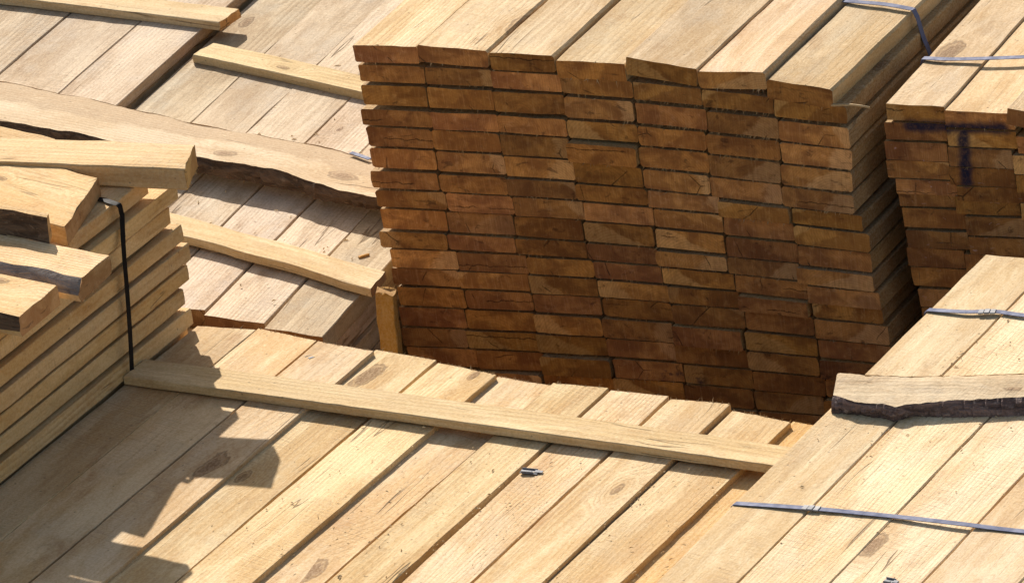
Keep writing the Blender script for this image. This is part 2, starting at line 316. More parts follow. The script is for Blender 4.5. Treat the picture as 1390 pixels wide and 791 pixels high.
def board_bm(L, w, t, seg=0.09, rough=0.0007, bow=0.002, crook=0.0, endrough=0.0012, wane=None, bm=None, fuzz=(0, 0), wob=0.0, wobf=3.0, topwave=0.0, dense=None, chamf=0.0016, taper=0.0, near_cut=0.0, far_cut=0.0, fuzzlen=1.0):
    """board along +y from 0 to L, top face at z = 0; wane = (side, drop, inset) cuts a bark edge"""
    R = random
    bm = bm or bmesh.new()
    sd_ = Vector((R.uniform(0, 90), R.uniform(0, 90), R.uniform(0, 90)))
    N_ = max(8, int(L / seg)); ys = [L * i / N_ for i in range(N_ + 1)]
    rings_ = []
    c = chamf
    for i, y in enumerate(ys):
        f = y / L
        bz = bow * (sin(pi * f) + 0.5 * noise.noise(sd_ + Vector((0, y * 1.3, 0))))
        cx = crook * sin(pi * f) + 0.5 * crook * noise.noise(sd_ + Vector((7, y * 1.1, 0)))
        hw = w / 2
        xl, xr = -hw, hw
        xl += wob * noise.noise(sd_ + Vector((3, y * wobf, 1))); xr += wob * noise.noise(sd_ + Vector((9, y * wobf, 5)))
        xr -= taper * f
        pts = []
        nt = 5
        prof = [(xl, -c), (xl + c, 0)]
        for k in range(1, nt): prof.append((xl + c + (xr - xl - 2 * c) * k / nt, 0))
        prof += [(xr - c, 0), (xr, -c), (xr, -t * 0.5), (xr, -t + c), (xr - c, -t), (0.5 * (xl + xr), -t), (xl + c, -t), (xl, -t + c), (xl, -t * 0.5)]
        prof = [list(p) for p in prof]
        if wane:
            side, drop, ins = wane[:3]
            k = 1 + 0.55 * noise.noise(sd_ + Vector((y * 5.0, 2, 2))) + 0.35 * noise.noise(sd_ + Vector((y * 17.0, 4, 2)))
            dr, inn = drop * t * max(.2, k), ins * max(.25, k)
            if side > 0:                  # bark on the +x side: the top is narrower than the bottom
                prof[6][0] = xr - inn; prof[7] = [xr - inn * 0.72, -dr * 0.22]; prof[8] = [xr - inn * 0.25, -dr * 0.6]; prof[9] = [xr + 0.2 * inn * (k - 1), -max(dr, t * .66)]
                for q in range(2, 6): prof[q][0] = min(prof[q][0], xr - inn)
            elif side < 0:
                prof[1][0] = xl + inn; prof[0] = [xl + inn * 0.72, -dr * 0.22]; prof[14] = [xl + inn * 0.25, -dr * 0.6]; prof[13] = [xl + 0.2 * inn * (k - 1), -max(dr, t * .66)]
                for q in range(2, 6): prof[q][0] = max(prof[q][0], xl + inn)
        for j, (px, pz) in enumerate(prof):
            vv = sd_ + Vector((px * 25, y * 25, pz * 25))
            dx = rough * noise.noise(vv) * 1.6 + R.uniform(-rough, rough) * 0.5
            dz = rough * noise.noise(vv + Vector((31, 0, 0))) * 1.2 + topwave * noise.noise(sd_ + Vector((px * 9, y * 4, 0)))
            yy = y
            if i == 0: yy += R.uniform(-endrough, endrough) + near_cut * px / w
            if i == N_: yy += R.uniform(-endrough, endrough) + far_cut * px / w
            pts.append(bm.verts.new((px + cx + dx, yy, pz + bz + dz)))
        rings_.append(pts)
    m = len(rings_[0])
    for i in range(N_):
        for j in range(m):
            f = bm.faces.new((rings_[i][j], rings_[i][(j + 1) % m], rings_[i + 1][(j + 1) % m], rings_[i + 1][j]))
            f.material_index = 0
            if wane and ((wane[0] > 0 and j in (6, 7, 8)) or (wane[0] < 0 and j in (13, 14, 0))): f.material_index = 2
    f0 = bm.faces.new(rings_[0]); f0.material_index = 1
    f1 = bm.faces.new(list(reversed(rings_[-1]))); f1.material_index = 1
    # torn fibres left by the saw
    for which, cnt in enumerate(fuzz):
        ring = rings_[0] if which == 0 else rings_[-1]; s = -1 if which == 0 else 1
        for _ in range(cnt):
            low = which == 0 and R.random() < 0.8
            j = R.choice((10, 11)) if low else R.choice((1, 2, 3, 4, 5))
            a, b = ring[j].co, ring[(j + 1) % m].co
            p = a.lerp(b, R.random()); l = fuzzlen * R.uniform(0.002, 0.007) * (1.7 if R.random() < .15 else 1); h = R.uniform(0.0004, 0.0009) * fuzzlen
            d = Vector((R.uniform(-.5, .5), s * R.uniform(0.15, 1.0), R.uniform(-1.2, -0.2) if low else R.uniform(-.2, .6))).normalized() * l
            q0 = bm.verts.new(p + Vector((-h, -s * 0.001, 0))); q1 = bm.verts.new(p + Vector((h, -s * 0.001, 0)))
            q2 = bm.verts.new(p + d); q3 = bm.verts.new(p + Vector((0, -s * 0.001, h * 1.6)))
            for tri in ((q0, q1, q2), (q1, q3, q2), (q3, q0, q2)):
                bm.faces.new(tri).material_index = 0
    return bm

def place(o, near, direction, roll=0.0):
    """near = world point of the near end's top centre; direction = along the board"""
    d = direction.normalized(); x = d.cross(Vector((0, 0, 1))).normalized(); z = x.cross(d)
    m = Matrix(((x.x, d.x, z.x, near.x), (x.y, d.y, z.y, near.y), (x.z, d.z, z.z, near.z), (0, 0, 0, 1)))
    o.matrix_world = m @ Matrix.Rotation(roll, 4, 'Y')
    return o

def board(name, near, direction, L, w, t, face, end, roll=0.0, bark=None, **kw):
    bm = board_bm(L, w, t, **kw)
    o = link(name, bm, [face, end] + ([bark] if bark else []))
    return place(o, near, direction, roll)

def yawdir(deg, pitch=0.0): return Vector((sin(radians(deg)), cos(radians(deg)), pitch))
ORD = ['first', 'second', 'third', 'fourth', 'fifth', 'sixth', 'seventh', 'eighth', 'ninth', 'tenth', 'eleventh', 'twelfth', 'thirteenth', 'fourteenth', 'fifteenth', 'sixteenth', 'seventeenth', 'eighteenth']

# ------------------------------------------------------------------ ground
GZ = -0.62
bm = bmesh.new()
for i in range(41):
    for j in range(41):
        x = (abs(i - 20) / 20) ** 3 * 400 * (1 if i > 20 else -1); y = (abs(j - 20) / 20) ** 3 * 400 * (1 if j > 20 else -1)
        bm.verts.new((x, y, GZ + 0.01 * noise.noise(Vector((x, y, 0)))))
bm.verts.ensure_lookup_table()
for i in range(40):
    for j in range(40):
        a = i * 41 + j; bm.faces.new((bm.verts[a], bm.verts[a + 41], bm.verts[a + 42], bm.verts[a + 1]))
g = link('ground', bm, [M['dirt']]); g['kind'] = 'structure'; g['label'] = 'bare dirt of the timber yard under the board piles'; g['category'] = 'ground'

# ------------------------------------------------------------------ hidden lower boards of the piles: one mass
mass = bmesh.new()
def mass_board(x, y0, y1, ztop, w, t, yaw=0.0):
    d = yawdir(yaw); s = Vector((d.y, -d.x, 0)); L = (y1 - y0)
    vs = []
    for yy in (0, L):
        for (px, pz) in ((-w / 2, -t), (w / 2, -t), (w / 2, 0), (-w / 2, 0)):
            p = Vector((x, y0, ztop)) + d * yy + s * px + Vector((0, 0, pz)); vs.append(mass.verts.new(p))
    for q in ((0, 1, 2, 3), (7, 6, 5, 4), (0, 4, 5, 1), (1, 5, 6, 2), (2, 6, 7, 3), (3, 7, 4, 0)):
        mass.faces.new([vs[k] for k in q])
def mass_pile(x0, x1, y0, y1, ztop, n_across, yaw=0.0, pitch=0.043, jit=0.006, zmin=GZ):
    z = ztop
    while z - pitch > zmin - 0.02:
        w = (x1 - x0) / n_across
        for k in range(n_across):
            mass_board(x0 + w * (k + .5) + random.uniform(-.002, .002), y0 + random.uniform(-jit, jit), y1 + random.uniform(-jit, jit), z + random.uniform(-.0015, .0), w - 0.006, pitch - 0.004, yaw)
        z -= pitch

# ------------------------------------------------------------------ the front pile: eleven boards side by side
T = 0.038
far = [((267, 443), (347, 447)), ((351, 446), (430, 462)), ((432, 463.5), (507, 476)), ((509, 474.5), (592.5, 488)), ((594.5, 492), (673, 508)),
       ((675, 511), (748, 522)), ((750, 520.5), (826.5, 526)), ((829, 529.6), (908, 538)), ((910, 542), (992, 547.7)), ((995, 557), (1073, 572)), ((1076, 572), (1150, 584))]
fz = [0, -.001, .004, -.005, .0, -.010, .001, -.001, .004, -.002, -.014]
fyaw = [1.2, 1.2, 1.1, 1.6, 1.9, 1.8, 1.3, .6, .7, 1.2, 1.3]
flab = ['front board along the foot of the strapped left pile, mostly in its shadow', 'second front board out from the strapped left pile, shadowed below the batten',
        'third front board out from the strapped left pile, crossed by the jagged shadow', 'front board where the jagged shadow\'s tips end, right of the widest gap',
        'first fully sunlit front board right of the jagged shadow', 'second fully sunlit front board right of the jagged shadow',
        'middle front board immediately left of the one carrying a metal clip', 'front board carrying the dark metal clip below the batten', 'front board immediately right of the one carrying a metal clip',
        'last raised front board before the sunken amber one on the right', 'sunken amber board at the right edge of the low front pile']
for i, (a, b) in enumerate(far):
    z = fz[i]
    pa, pb = at(*a, z), at(*b, z); w = (pb - pa).length
    d = -yawdir(fyaw[i]); mid = (pa + pb) / 2
    L = 2.6
    # built from the far end towards us so the far corners land where they are seen
    o = board('timber_board', mid, d, L, w + 0.0012, T, M['front'] if i < 10 else M['amber'], M['end_l'], bow=0.003, seg=0.05, near_cut=(pb.y - pa.y) * 0.9, fuzz=((40, 60, 110, 140, 180, 150, 70, 50, 110, 150, 60)[i], 0), fuzzlen=1.1, rough=0.0008, wob=0.0009, wobf=5, chamf=.001)
    tag(o, flab[i], 'board', 'boards of the low front pile')
x0, x1 = at(267, 443).x, at(1150, 584, 0).x
mass_pile(x0, x1, -2.85, -0.33, -0.052, 11)

# ------------------------------------------------------------------ the tall pile in the middle
rowL = [(478.6, 61.2), (483.6, 88), (489, 114.5), (489.4, 148), (496, 171.7), (500, 200), (501, 231), (509, 257), (514, 283), (513.7, 313), (529, 338), (530, 363), (538, 389), (540, 415.7), (543, 444), (552, 470), (556, 497), (560, 524)]
rowR = [(1129.5, 122), (1146.5, 149), (1149.6, 178), (1153, 208), (1153.7, 238), (1155.8, 269), (1169, 297), (1177, 321), (1179, 348), (1185, 375), (1194, 399), (1196, 423), (1203, 446), (1206, 474), (1208, 500), (1211, 527), (1214, 553), (1217, 580)]
top = [((478.6, 61.2), (565.5, 64.6)), ((566, 60.5), (660, 70)), ((664, 71), (750.6, 77)), ((755, 81), (847, 88.5)), ((850, 78.4), (945, 96.5)), ((946.4, 96.5), (1037, 98.7)), ((1040, 107.6), (1129.5, 122))]
YAW_C = -1.6
look_top = ['sunlit top board at the tall pile\'s front left corner', 'top board of the tall pile, next to its left corner board, slightly raised', 'third board from the left on top of the tall middle pile',
            'fourth board from the left on top of the tall middle pile', 'tilted board standing proud of the tall pile\'s top', 'top board between the tilted one and the strapped one, tall pile', 'strapped top board at the tall pile\'s right corner']
rows_c = []; LEAN = 0.0030
for r in range(18):
    pl, pr = at_y(*rowL[r], Y_C + LEAN * r), at_y(*rowR[r], Y_C - 0.008 + LEAN * r)
    rows_c.append((pl, pr))
for r in range(18):
    pl, pr = rows_c[r]
    W = pr.x - pl.x
    ws = [1 + random.uniform(-.035, .035) for _ in range(7)]; s = sum(ws); ws = [w / s * W for w in ws]
    nz = (rows_c[r + 1][0].z - pl.z if r < 17 else -.042), (rows_c[r + 1][1].z - pr.z if r < 17 else -.042)
    xacc = pl.x
    for k in range(7):
        gap = random.choice((0.002, 0.003, 0.004, 0.005, 0.007))
        if r == 0:
            a, b = at_y(*top[k][0], Y_C), at_y(*top[k][1], Y_C)
            xm, w = (a.x + b.x) / 2, b.x - a.x; zm = (a.z + b.z) / 2; rl = -atan2(b.z - a.z, b.x - a.x); yy = 0.0
            t = 0.0365 if k != 6 else 0.040
            if k == 4: zm += .002
        else:
            f0 = (xacc - pl.x) / W; f1 = (xacc + ws[k] - pl.x) / W; f = (f0 + f1) / 2
            bowz = 0.016 * (1 - 0.35 * r / 17)
            zf = lambda q: pl.z + (pr.z - pl.z) * q + bowz * sin(pi * q)
            xm, w = xacc + ws[k] / 2, ws[k] - gap; zm = zf(f); rl = -atan2(zf(f1) - zf(f0), ws[k]) * 0.9
            pitch_here = -(nz[0] + (nz[1] - nz[0]) * f)
            t = min(0.0430, max(0.031, pitch_here - random.uniform(0.0035, 0.0072)))
            if r == 1: t = min(t, 0.036)
            yy = random.gauss(0, 0.0011) + LEAN * r
            if random.random() < .05: yy -= random.uniform(.006, .014)
            xacc += ws[k]
            w -= 0.0
        fz_ = random.choice((14, 24, 34)) if 1 <= r <= 6 and k >= 4 else random.choice((0, 2, 5, 10))
        o = board('timber_board', Vector((xm, Y_C + yy, zm)), yawdir(YAW_C + random.uniform(-.25, .25) * (r > 0) + ([-.2, 0, -.3, -.2, .3, .1, .5][k] if r == 0 else 0)), 3.0, w, t, M['aged_shade'] if r else M['centre'], M['end_c'], roll=rl, bow=0.0 if r else 0.002,
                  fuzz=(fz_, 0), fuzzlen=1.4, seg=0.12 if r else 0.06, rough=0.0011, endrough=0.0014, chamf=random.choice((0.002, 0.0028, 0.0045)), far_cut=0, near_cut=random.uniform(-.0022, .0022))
        if r == 0: lab = look_top[k]
        else: lab = 'shaded brown board end, row %s from the top, %s from left, tall middle pile' % (ORD[r], ORD[k])
        if k == 6 and r > 0: lab = 'shaded corner board, row %s from the top, right end of tall middle pile' % ORD[r]
        if k == 0 and r > 0: lab = 'shaded corner board, row %s from the top, left end of tall middle pile' % ORD[r]
        tag(o, lab, 'board', 'boards of the tall middle pile')

# ------------------------------------------------------------------ the painted pile behind on the right
leftR = [(1202, 138.8), (1199, 164), (1198, 190), (1200, 217), (1212, 243.6), (1212.5, 258), (1218.5, 285), (1223, 315), (1223, 340), (1228, 367), (1236, 397), (1240, 424)]
YAW_R = -3.6
for r in range(12):
    p = at_y(*leftR[r], Y_R)
    nxt = at_y(*leftR[r + 1], Y_R) if r < 11 else p - Vector((0, 0, .042))
    t = min(.040, max(.031, p.z - nxt.z - random.uniform(.003, .006)))
    x = p.x
    for k in range(4):
        w = 0.128 + random.uniform(-.007, .007) + (0.012 if k == 1 else 0)
        z = p.z - 0.003 * k + random.uniform(-.0015, .0)
        if r == 0 and k >= 2: z += 0.02
        rl = radians(9) if (r == 0 and k == 2) else random.uniform(-.004, .004) - 0.02
        o = board('timber_board', Vector((x + w / 2, Y_R + .003 * r + (random.gauss(0, .0012) if r else 0) + (-.02 if (r == 0 and k == 2) else 0), z)), yawdir(YAW_R), 2.8, w - random.choice((.002, .004, .005)), t, M['aged_shade'] if r else M['centre'], M['end_r'], roll=rl,
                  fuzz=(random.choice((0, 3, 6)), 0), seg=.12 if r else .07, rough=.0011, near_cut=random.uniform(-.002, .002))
        where = ('top board at the left corner of the painted right pile', 'second top board of the right pile, above the blue paint stroke', 'tilted top board at the frame edge of the right pile', 'far right top board of the pile with the painted T')[k]
        lab = where if r == 0 else 'brown board end, row %s from the top, %s from left, pile with painted T' % (ORD[r], ORD[k])
        tag(o, lab, 'board', 'boards of the pile with a painted T')
        x += w
mass_pile(at_y(1238, 423, Y_R).x, at_y(1238, 423, Y_R).x + .52, Y_R, 3.0, at_y(1238, 423, Y_R).z - .043, 4, YAW_R)

# ------------------------------------------------------------------ the pile at the right front
zf_ = H_F
xe = [at(891, 791, zf_).x, at(1005, 791, zf_).x, at(1130.6, 791, zf_).x, at(1259, 787, zf_).x]
xe += [xe[3] + .165, xe[3] + .33, xe[3] + .49]
yfar = at(1338.5, 346, zf_).y
rlab = ['edge board of right front pile, where both blue straps bend down', 'second board in from the edge of the right front pile', 'third board in from the edge of right front pile, with the metal clip',
        'fourth board from the edge of right front pile, at picture corner', 'fifth board of the right front pile, crossing the frame edge', 'sixth board of the right front pile, just past the frame edge']
for i in range(6):
    w = xe[i + 1] - xe[i]
    o = board('timber_board', Vector(((xe[i] + xe[i + 1]) / 2, yfar + (random.uniform(-.012, .012) if i else 0), zf_ + (0, .001, -.001, .002, 0, 0)[i])), -yawdir(0.15 + random.uniform(-.15, .15)), 2.6, w - .003, .04, M['right'], M['end_l'],
              seg=.05, bow=.002, rough=.001, fuzz=(20, 0), wob=.002, wobf=4)
    tag(o, rlab[i], 'board', 'boards of the right front pile')
mass_pile(xe[0], xe[-1], yfar - 2.6, yfar - .01, zf_ - .045, 6)

# ------------------------------------------------------------------ the low weathered pile behind on the left
z = H_RL
edges = [((255, 90), (185, 145)), ((436, 0), (266, 160)), ((527, 0), (342, 175.5)), ((449, 160), (329, 280)), ((419, 280), (276, 423)), ((451, 342.5), (359, 441)), ((491.6, 399.5), (437, 462))]
ex0 = []
for a, b in edges:
    p, q = at(*a, z), at(*b, z); s = (p.x - q.x) / (p.y - q.y); ex0.append((q.x - s * q.y, s))
ny = [0, 0, 0, 0, (at(276, 423, z).y + at(359, 441, z).y) / 2, (at(361, 441, z).y + at(437, 462, z).y) / 2]
ny[3] = at(262, 421, z).y; ny[2] = ny[3] + .01; ny[1] = ny[3]; ny[0] = ny[3]
wl = ['weathered board half under the raised ones, left of the short batten', 'grey weathered board under the short batten\'s left part', 'weathered board under the short batten, running below the wavy slab', 'weathered board beside the strapped left pile, passing under the slab',
      'weathered board next to the rear pile\'s right edge board, ending behind the front pile', 'weathered edge board at the rear pile\'s right side, splintered end']
YAW_L = -4.0
for i in range(6):
    (a0, sa), (b0, sb) = ex0[i], ex0[i + 1]
    Y = 0.5
    xa, xb = a0 + sa * Y, b0 + sb * Y
    if i == 0: xa = xb - 0.165
    w = xb - xa; yw = math.degrees(math.atan((sa + sb) / 2)) if i else YAW_L
    d = yawdir(yw); cx = (xa + xb) / 2 + d.x / d.y * (ny[i] - Y)
    o = board('timber_board', Vector((cx, ny[i], z + random.uniform(-.002, .001))), d, 3.2, w - .004, .04, M['weathered'], M['end_shade'], seg=.06, bow=.003, rough=.0011, fuzz=(14, 0), wob=.0015, near_cut=-.02 if i > 3 else 0, roll=(.02 if i == 5 else 0))
    tag(o, wl[i], 'board', 'boards of the low weathered pile')
    if i == 5: edge_x, edge_d, edge_y = cx + w / 2, d, ny[i]
sl = ['upper side board under the weathered pile\'s right edge', 'second side board below the weathered pile\'s right edge', 'lowest side board seen behind the orange post']
for k in range(3):
    zz = z - .044 * (k + 1)
    o = board('timber_board', Vector((edge_x - .078 + (-.006, .003, -.002)[k], edge_y + (.02, .0, .03)[k], zz)), edge_d, 3.0, .15, .040, M['weathered'], M['end_shade'], seg=.1)
    tag(o, sl[k], 'board', 'boards of the low weathered pile')
mass_pile(edge_x - .165 * 7, edge_x - .158, edge_y + .02, 3.2, z - .044, 6, YAW_L)
# the raised half of that pile
zu = H_RL + .026
ua = [((0, 96), (102, 7)), ((84.5, 124), (198, 25)), ((185, 143), (255, 86))]
ux = []
for a, b in ua:
    p, q = at(*a, zu), at(*b, zu); s = (p.x - q.x) / (p.y - q.y); ux.append(p.x - s * p.y)
ux = [ux[0] - .44, ux[0] - .22] + ux
ul = ['raised weathered board in the far left corner of the picture', 'raised weathered board left of the long batten, at the picture edge', 'raised weathered board, one in from the step edge', 'raised weathered board at the step edge, under the long batten\'s sawn end']
for i in range(4):
    w = ux[i + 1] - ux[i]; d = yawdir(-3.5)
    yn = 0.25
    o = board('timber_board', Vector(((ux[i] + ux[i + 1]) / 2 + d.x * yn, yn, zu + random.uniform(-.001, .001))), d, 3.0, w - .005, .024, M['weathered'], M['end_shade'], seg=.06, bow=.002, rough=.001, wob=.0015)
    tag(o, ul[i], 'board', 'raised boards of the weathered pile')
for i in range(4):
    mass_board((ux[i] + ux[i + 1]) / 2 - .03, .3, 3.0, H_RL - .001, ux[i + 1] - ux[i] - .006, .04, -3.5)
    if i < 2:
        for q in range(1, 11): mass_board((ux[i] + ux[i + 1]) / 2 - .03, .3, 3.0, H_RL - .001 - .044 * q, .21, .04, -3.5)
for q in range(11):
    mass_board(ex0[1][0] - .26, .2, 3.0, H_RL - .044 * (q + 1), .17, .04, -4); mass_board(ex0[1][0] - .44, .2, 3.0, H_RL - .044 * (q + 1), .17, .04, -4)

# ------------------------------------------------------------------ the strapped pile on the left
XL = -0.557
ends = [(236, 246), (240, 260), (236, 284), (246, 307), (253.5, 335), (255, 363), (252, 392), (258, 421), (262, 447)]
ZL = [0.343 - .0428 * k for k in range(9)]
YL = -0.287
for k in range(9):
    q = at_x(ends[k][0], ends[k][1], XL)
    yend = q.y if k else YL - .05
    xr = XL + (-.012, .004, -.007, .004, .008, .003, -.003, .006, -.010)[k]
    nb = 4 if k == 0 else 1
    for c_ in range(nb):
        w = .15 if c_ else .145
        o = board('timber_board', Vector((xr - .075 - c_ * .153, yend + (random.uniform(-.02, .02) if c_ else 0), ZL[k] - (.0 if c_ == 0 else .001))), -yawdir(.84), 2.6, w, .0345 + random.uniform(-.002, .002), M['left'], M['end_l'],
                  seg=.08, rough=.0013, fuzz=(22, 0), wane=None, bark=M['bark_grey'], wob=.002, wobf=4)
        if k == 0: lab = ('top edge board under the black strap of the left pile', 'top board of left pile, one in from its strapped edge', 'top board of the left pile hidden below crosswise planks', 'innermost top board of left pile, beneath the crosswise planks')[c_]
        else: lab = 'side board of the strapped left pile, %s layer down from its top' % ORD[k]
        tag(o, lab, 'board', 'boards of the strapped left pile')
mass_pile(XL - .62, XL - .158, YL - 2.6, YL - .02, ZL[1] - .0, 3, .84, pitch=.0428)
mass_pile(XL - .158, XL - .006, YL - 2.6, YL - .01, ZL[8] - .0428, 1, .84, pitch=.0428)

# loose planks lying crosswise on it and elsewhere
def cross(name, farL, farR, nearR, z, t, face, end, nearL=None, ext=0.0, label='', cat='plank', group=None, extR=0.0, **kw):
    """plank running left to right; given the far-left, far-right and near-right top corners"""
    a, b, c = at(*farL, z), at(*farR, z), at(*nearR, z)
    d = (a - b).normalized()                      # built from the right-hand end leftwards
    nrm = Vector((d.y, -d.x, 0))
    w = abs((c - b).dot(nrm)); skew = (c - b).dot(d)
    if (c - b).dot(nrm) < 0: nrm = -nrm
    L = (a - b).length + ext
    start = b + nrm * (w / 2) + d * (skew / 2) - d * extR
    # local x is d x up; the near side is +-x
    xloc = d.cross(Vector((0, 0, 1)))
    sgn = 1 if xloc.dot(nrm) > 0 else -1
    o = board(name, start, d, L + extR, w, t, face, end, near_cut=skew * sgn, **kw)
    return tag(o, label, cat, group)
zt = ZL[0]
g5 = 'planks lying crosswise on the left pile'
cross('loose_plank', (0, 187), (264, 196), (250.4, 230), zt + .046, .0445, M['left'], M['end_l'], ext=.5, label='thick yellow plank lying crosswise on the left pile, its end overhanging', group=g5, fuzz=(30, 0), seg=.05, rough=.0014, endrough=.0018, chamf=.003)
cross('loose_plank', (0, 172), (75, 188), (60, 200), zt + .030, .029, M['left'], M['end_l'], ext=.5, label='splintery plank edge showing behind the thick overhanging yellow plank', group=g5, fuzz=(40, 0), seg=.04, rough=.002)
cross('loose_plank', (0, 206), (133, 241), (87, 308), zt + .040, .039, M['left'], M['end_l'], ext=.5, label='broad rough plank with curly saw marks, crosswise beside the black strap', group=g5, fuzz=(30, 0), seg=.05, rough=.0018, endrough=.003, wob=.002)
cross('loose_plank', (0, 278), (66, 289), (62, 299), zt + .088, .047, M['left'], M['end_l'], ext=.5, label='narrow plank with a dark bark face, in front of the broad plank', group=g5, seg=.04, wane=(-1, .95, .012), bark=M['bark_brown'])
cross('loose_plank', (0, 318), (148, 346), (104, 384), zt + .040, .039, M['left'], M['end_l'], ext=.5, label='plank with grey bark along its front edge, overhanging the left pile\'s side', group=g5, fuzz=(20, 0), seg=.04, wane=(-1, .6, .022), bark=M['bark_grey'], endrough=.002, rough=.0015)
cross('loose_plank', (0, 372), (78, 387), (24, 432), zt + .040, .039, M['left'], M['end_l'], ext=.5, label='short plank end with brown bark underside, nearest of the crosswise planks', group=g5, fuzz=(20, 0), seg=.04, wane=(-1, 1.0, .01), bark=M['bark_brown'], endrough=.002)

# ------------------------------------------------------------------ battens and slabs
gb = 'battens laid across the piles'
cross('batten', (198, 487), (1072, 606), (1043, 631), .022, .0185, M['stick'], M['end_l'], extR=.08, label='long thin batten lying across the boards of the front pile', cat='batten', group=gb, seg=.03, rough=.0008, bow=.0025, wob=.0012, endrough=.002)
cross('batten', (120, -11), (325, 12.6), (297, 31), zu + .021, .0205, M['stick'], M['end_l'], ext=.6, label='batten across the raised weathered boards, running out of the picture\'s top', cat='batten', group=gb, seg=.03, fuzz=(14, 0), endrough=.003)
cross('batten', (279, 56), (486, 101.5), (480, 123), H_RL + .021, .0205, M['stick'], M['end_l'], extR=.10, label='short batten from the step in weathered boards to the tall pile', cat='batten', group=gb, seg=.03, endrough=.002)
cross('batten', (245, 293), (523, 368), (503, 392), H_RL + .0235, .019, M['stick'], M['end_l'], ext=.25, label='wavy-edged batten across the weathered boards, ending at the orange post', cat='batten', group=gb, seg=.03, wob=.007, wobf=7, bow=.004)

M['slabgrey'] = wood_face('grey_slab_wood', (0.58, 0.46, 0.31), (0.44, 0.32, 0.19), (0.25, 0.16, 0.085), grey=(0.40, 0.35, 0.29), greyness=.6, saw=.9, ringc=.2)
def wavy_slab(name, top_far, top_near, bot_near, z, t, mats, label, split=0.45, ext=(0, 0), under=0.0):
    """waney slab from three sighted edge lines: far top edge, near top edge (height z) and the foot of its bark edge"""
    n_ = 130
    def samp(line, f):
        x = line[0][0] + (line[-1][0] - line[0][0]) * f
        for (xa, ya), (xb, yb) in zip(line, line[1:]):
            if xa - 1e-6 <= x <= xb + 1e-6:
                u = (x - xa) / (xb - xa); u = u * u * (3 - 2 * u) * .5 + u * .5
                return x, ya + (yb - ya) * u
        return line[-1]
    bm = bmesh.new(); rows = []; ul_ = bm.verts.layers.float.new('across')
    sd_ = Vector((random.uniform(0, 50), 3, 8))
    fs = [-ext[0] + (1 + ext[0] + ext[1]) * i / n_ for i in range(n_ + 1)]
    for f in fs:
        fc = min(1, max(0, f)); over = f - fc
        A, B, Cc = at(*samp(top_far, fc), z), at(*samp(top_near, fc), z), at(*samp(bot_near, fc), z - t)
        shift = (at(*top_far[-1], z) - at(*top_far[0], z)) * over
        A, B, Cc = A + shift, B + shift, Cc + shift
        jit = lambda k, a: Vector((0, a * noise.noise(sd_ + Vector((f * 22 * k, k, 0))) + a * .6 * noise.noise(sd_ + Vector((f * 70, k, 4))), 0))
        A = A + jit(1, .0022); B = B + jit(2, .002); Cc = Cc + jit(3, .006) + Vector((0, 0, .003 * noise.noise(sd_ + Vector((f * 90, 8, 8)))))
        lift = .0035 * noise.noise(sd_ + Vector((f * 9, 0, 0)))
        up_ = Vector((0, 0, 1))
        ring = [A - up_ * .004]
        for k in range(7):
            u = k / 6; p = A.lerp(B, u); crown = -.005 * (max(0, split - u) / max(split, 1e-3)) ** 1.5
            ring.append(p + up_ * (crown + lift + .0015 * noise.noise(sd_ + Vector((f * 30, u * 5, 2)))))
        for u, bulge in ((.25, .004), (.5, .006), (.8, .003)):
            p = B.lerp(Cc, u); ring.append(p + Vector((0, -bulge - .005 * noise.noise(sd_ + Vector((f * 60, u * 6, 9))) - .004 * noise.noise(sd_ + Vector((f * 170, u * 9, 3))), .003 * noise.noise(sd_ + Vector((f * 120, u * 5, 6))))))
        ring.append(Cc)
        ring.append(Cc + (A - B) * .9 + Vector((0, .0, 0))); 
        ring.append(A - up_ * t)
        rows.append([bm.verts.new(p) for p in ring])
    for ring in rows:
        for k, q in enumerate(ring): q[ul_] = min(1, max(0, (k - 1) / 6)) if k <= 10 else 1.0
    m = len(rows[0])
    for i in range(n_):
        for j in range(m):
            f_ = bm.faces.new((rows[i][j], rows[i + 1][j], rows[i + 1][(j + 1) % m], rows[i][(j + 1) % m]))
            f_.material_index = 1 if 7 <= j <= 10 else 0
    bm.faces.new(rows[0]).material_index = 2; bm.faces.new(list(reversed(rows[-1]))).material_index = 2
    bmesh.ops.recalc_face_normals(bm, faces=bm.faces)
    # stand the object's own axes along the slab so the grain follows it
    o0 = at(*top_near[0], z); d = (at(*top_near[-1], z) - o0).normalized()
    x = d.cross(Vector((0, 0, 1))).normalized(); zz = x.cross(d)
    mw = Matrix(((x.x, d.x, zz.x, o0.x), (x.y, d.y, zz.y, o0.y), (x.z, d.z, zz.z, o0.z), (0, 0, 0, 1)))
    bmesh.ops.transform(bm, matrix=mw.inverted(), verts=bm.verts)
    o = link(name, bm, mats); o.matrix_world = mw
    return tag(o, label, 'slab')
def inner_bark(n, v, col):
    u = n.node('ShaderNodeAttribute', attribute_name='across').outputs['Fac']
    w = n.noise(n.vmath('MULTIPLY', v, (20, 6, 20)), 1.0, 4, 0.6)
    f = n.smooth(n.math('ADD', u, n.math('MULTIPLY_ADD', w, 0.55, -0.275)), 0.44, 0.52, 1.0, 0.0)
    return n.mix(n.math('MULTIPLY', f, 0.75), col, (0.36, 0.25, 0.15))
M['slabwood'] = wood_face('slab_wood', (0.60, 0.475, 0.32), (0.50, 0.365, 0.22), (0.36, 0.23, 0.115), greyness=.25, saw=.45, ringc=.25, knotc=.9, vary=.05, band=inner_bark)
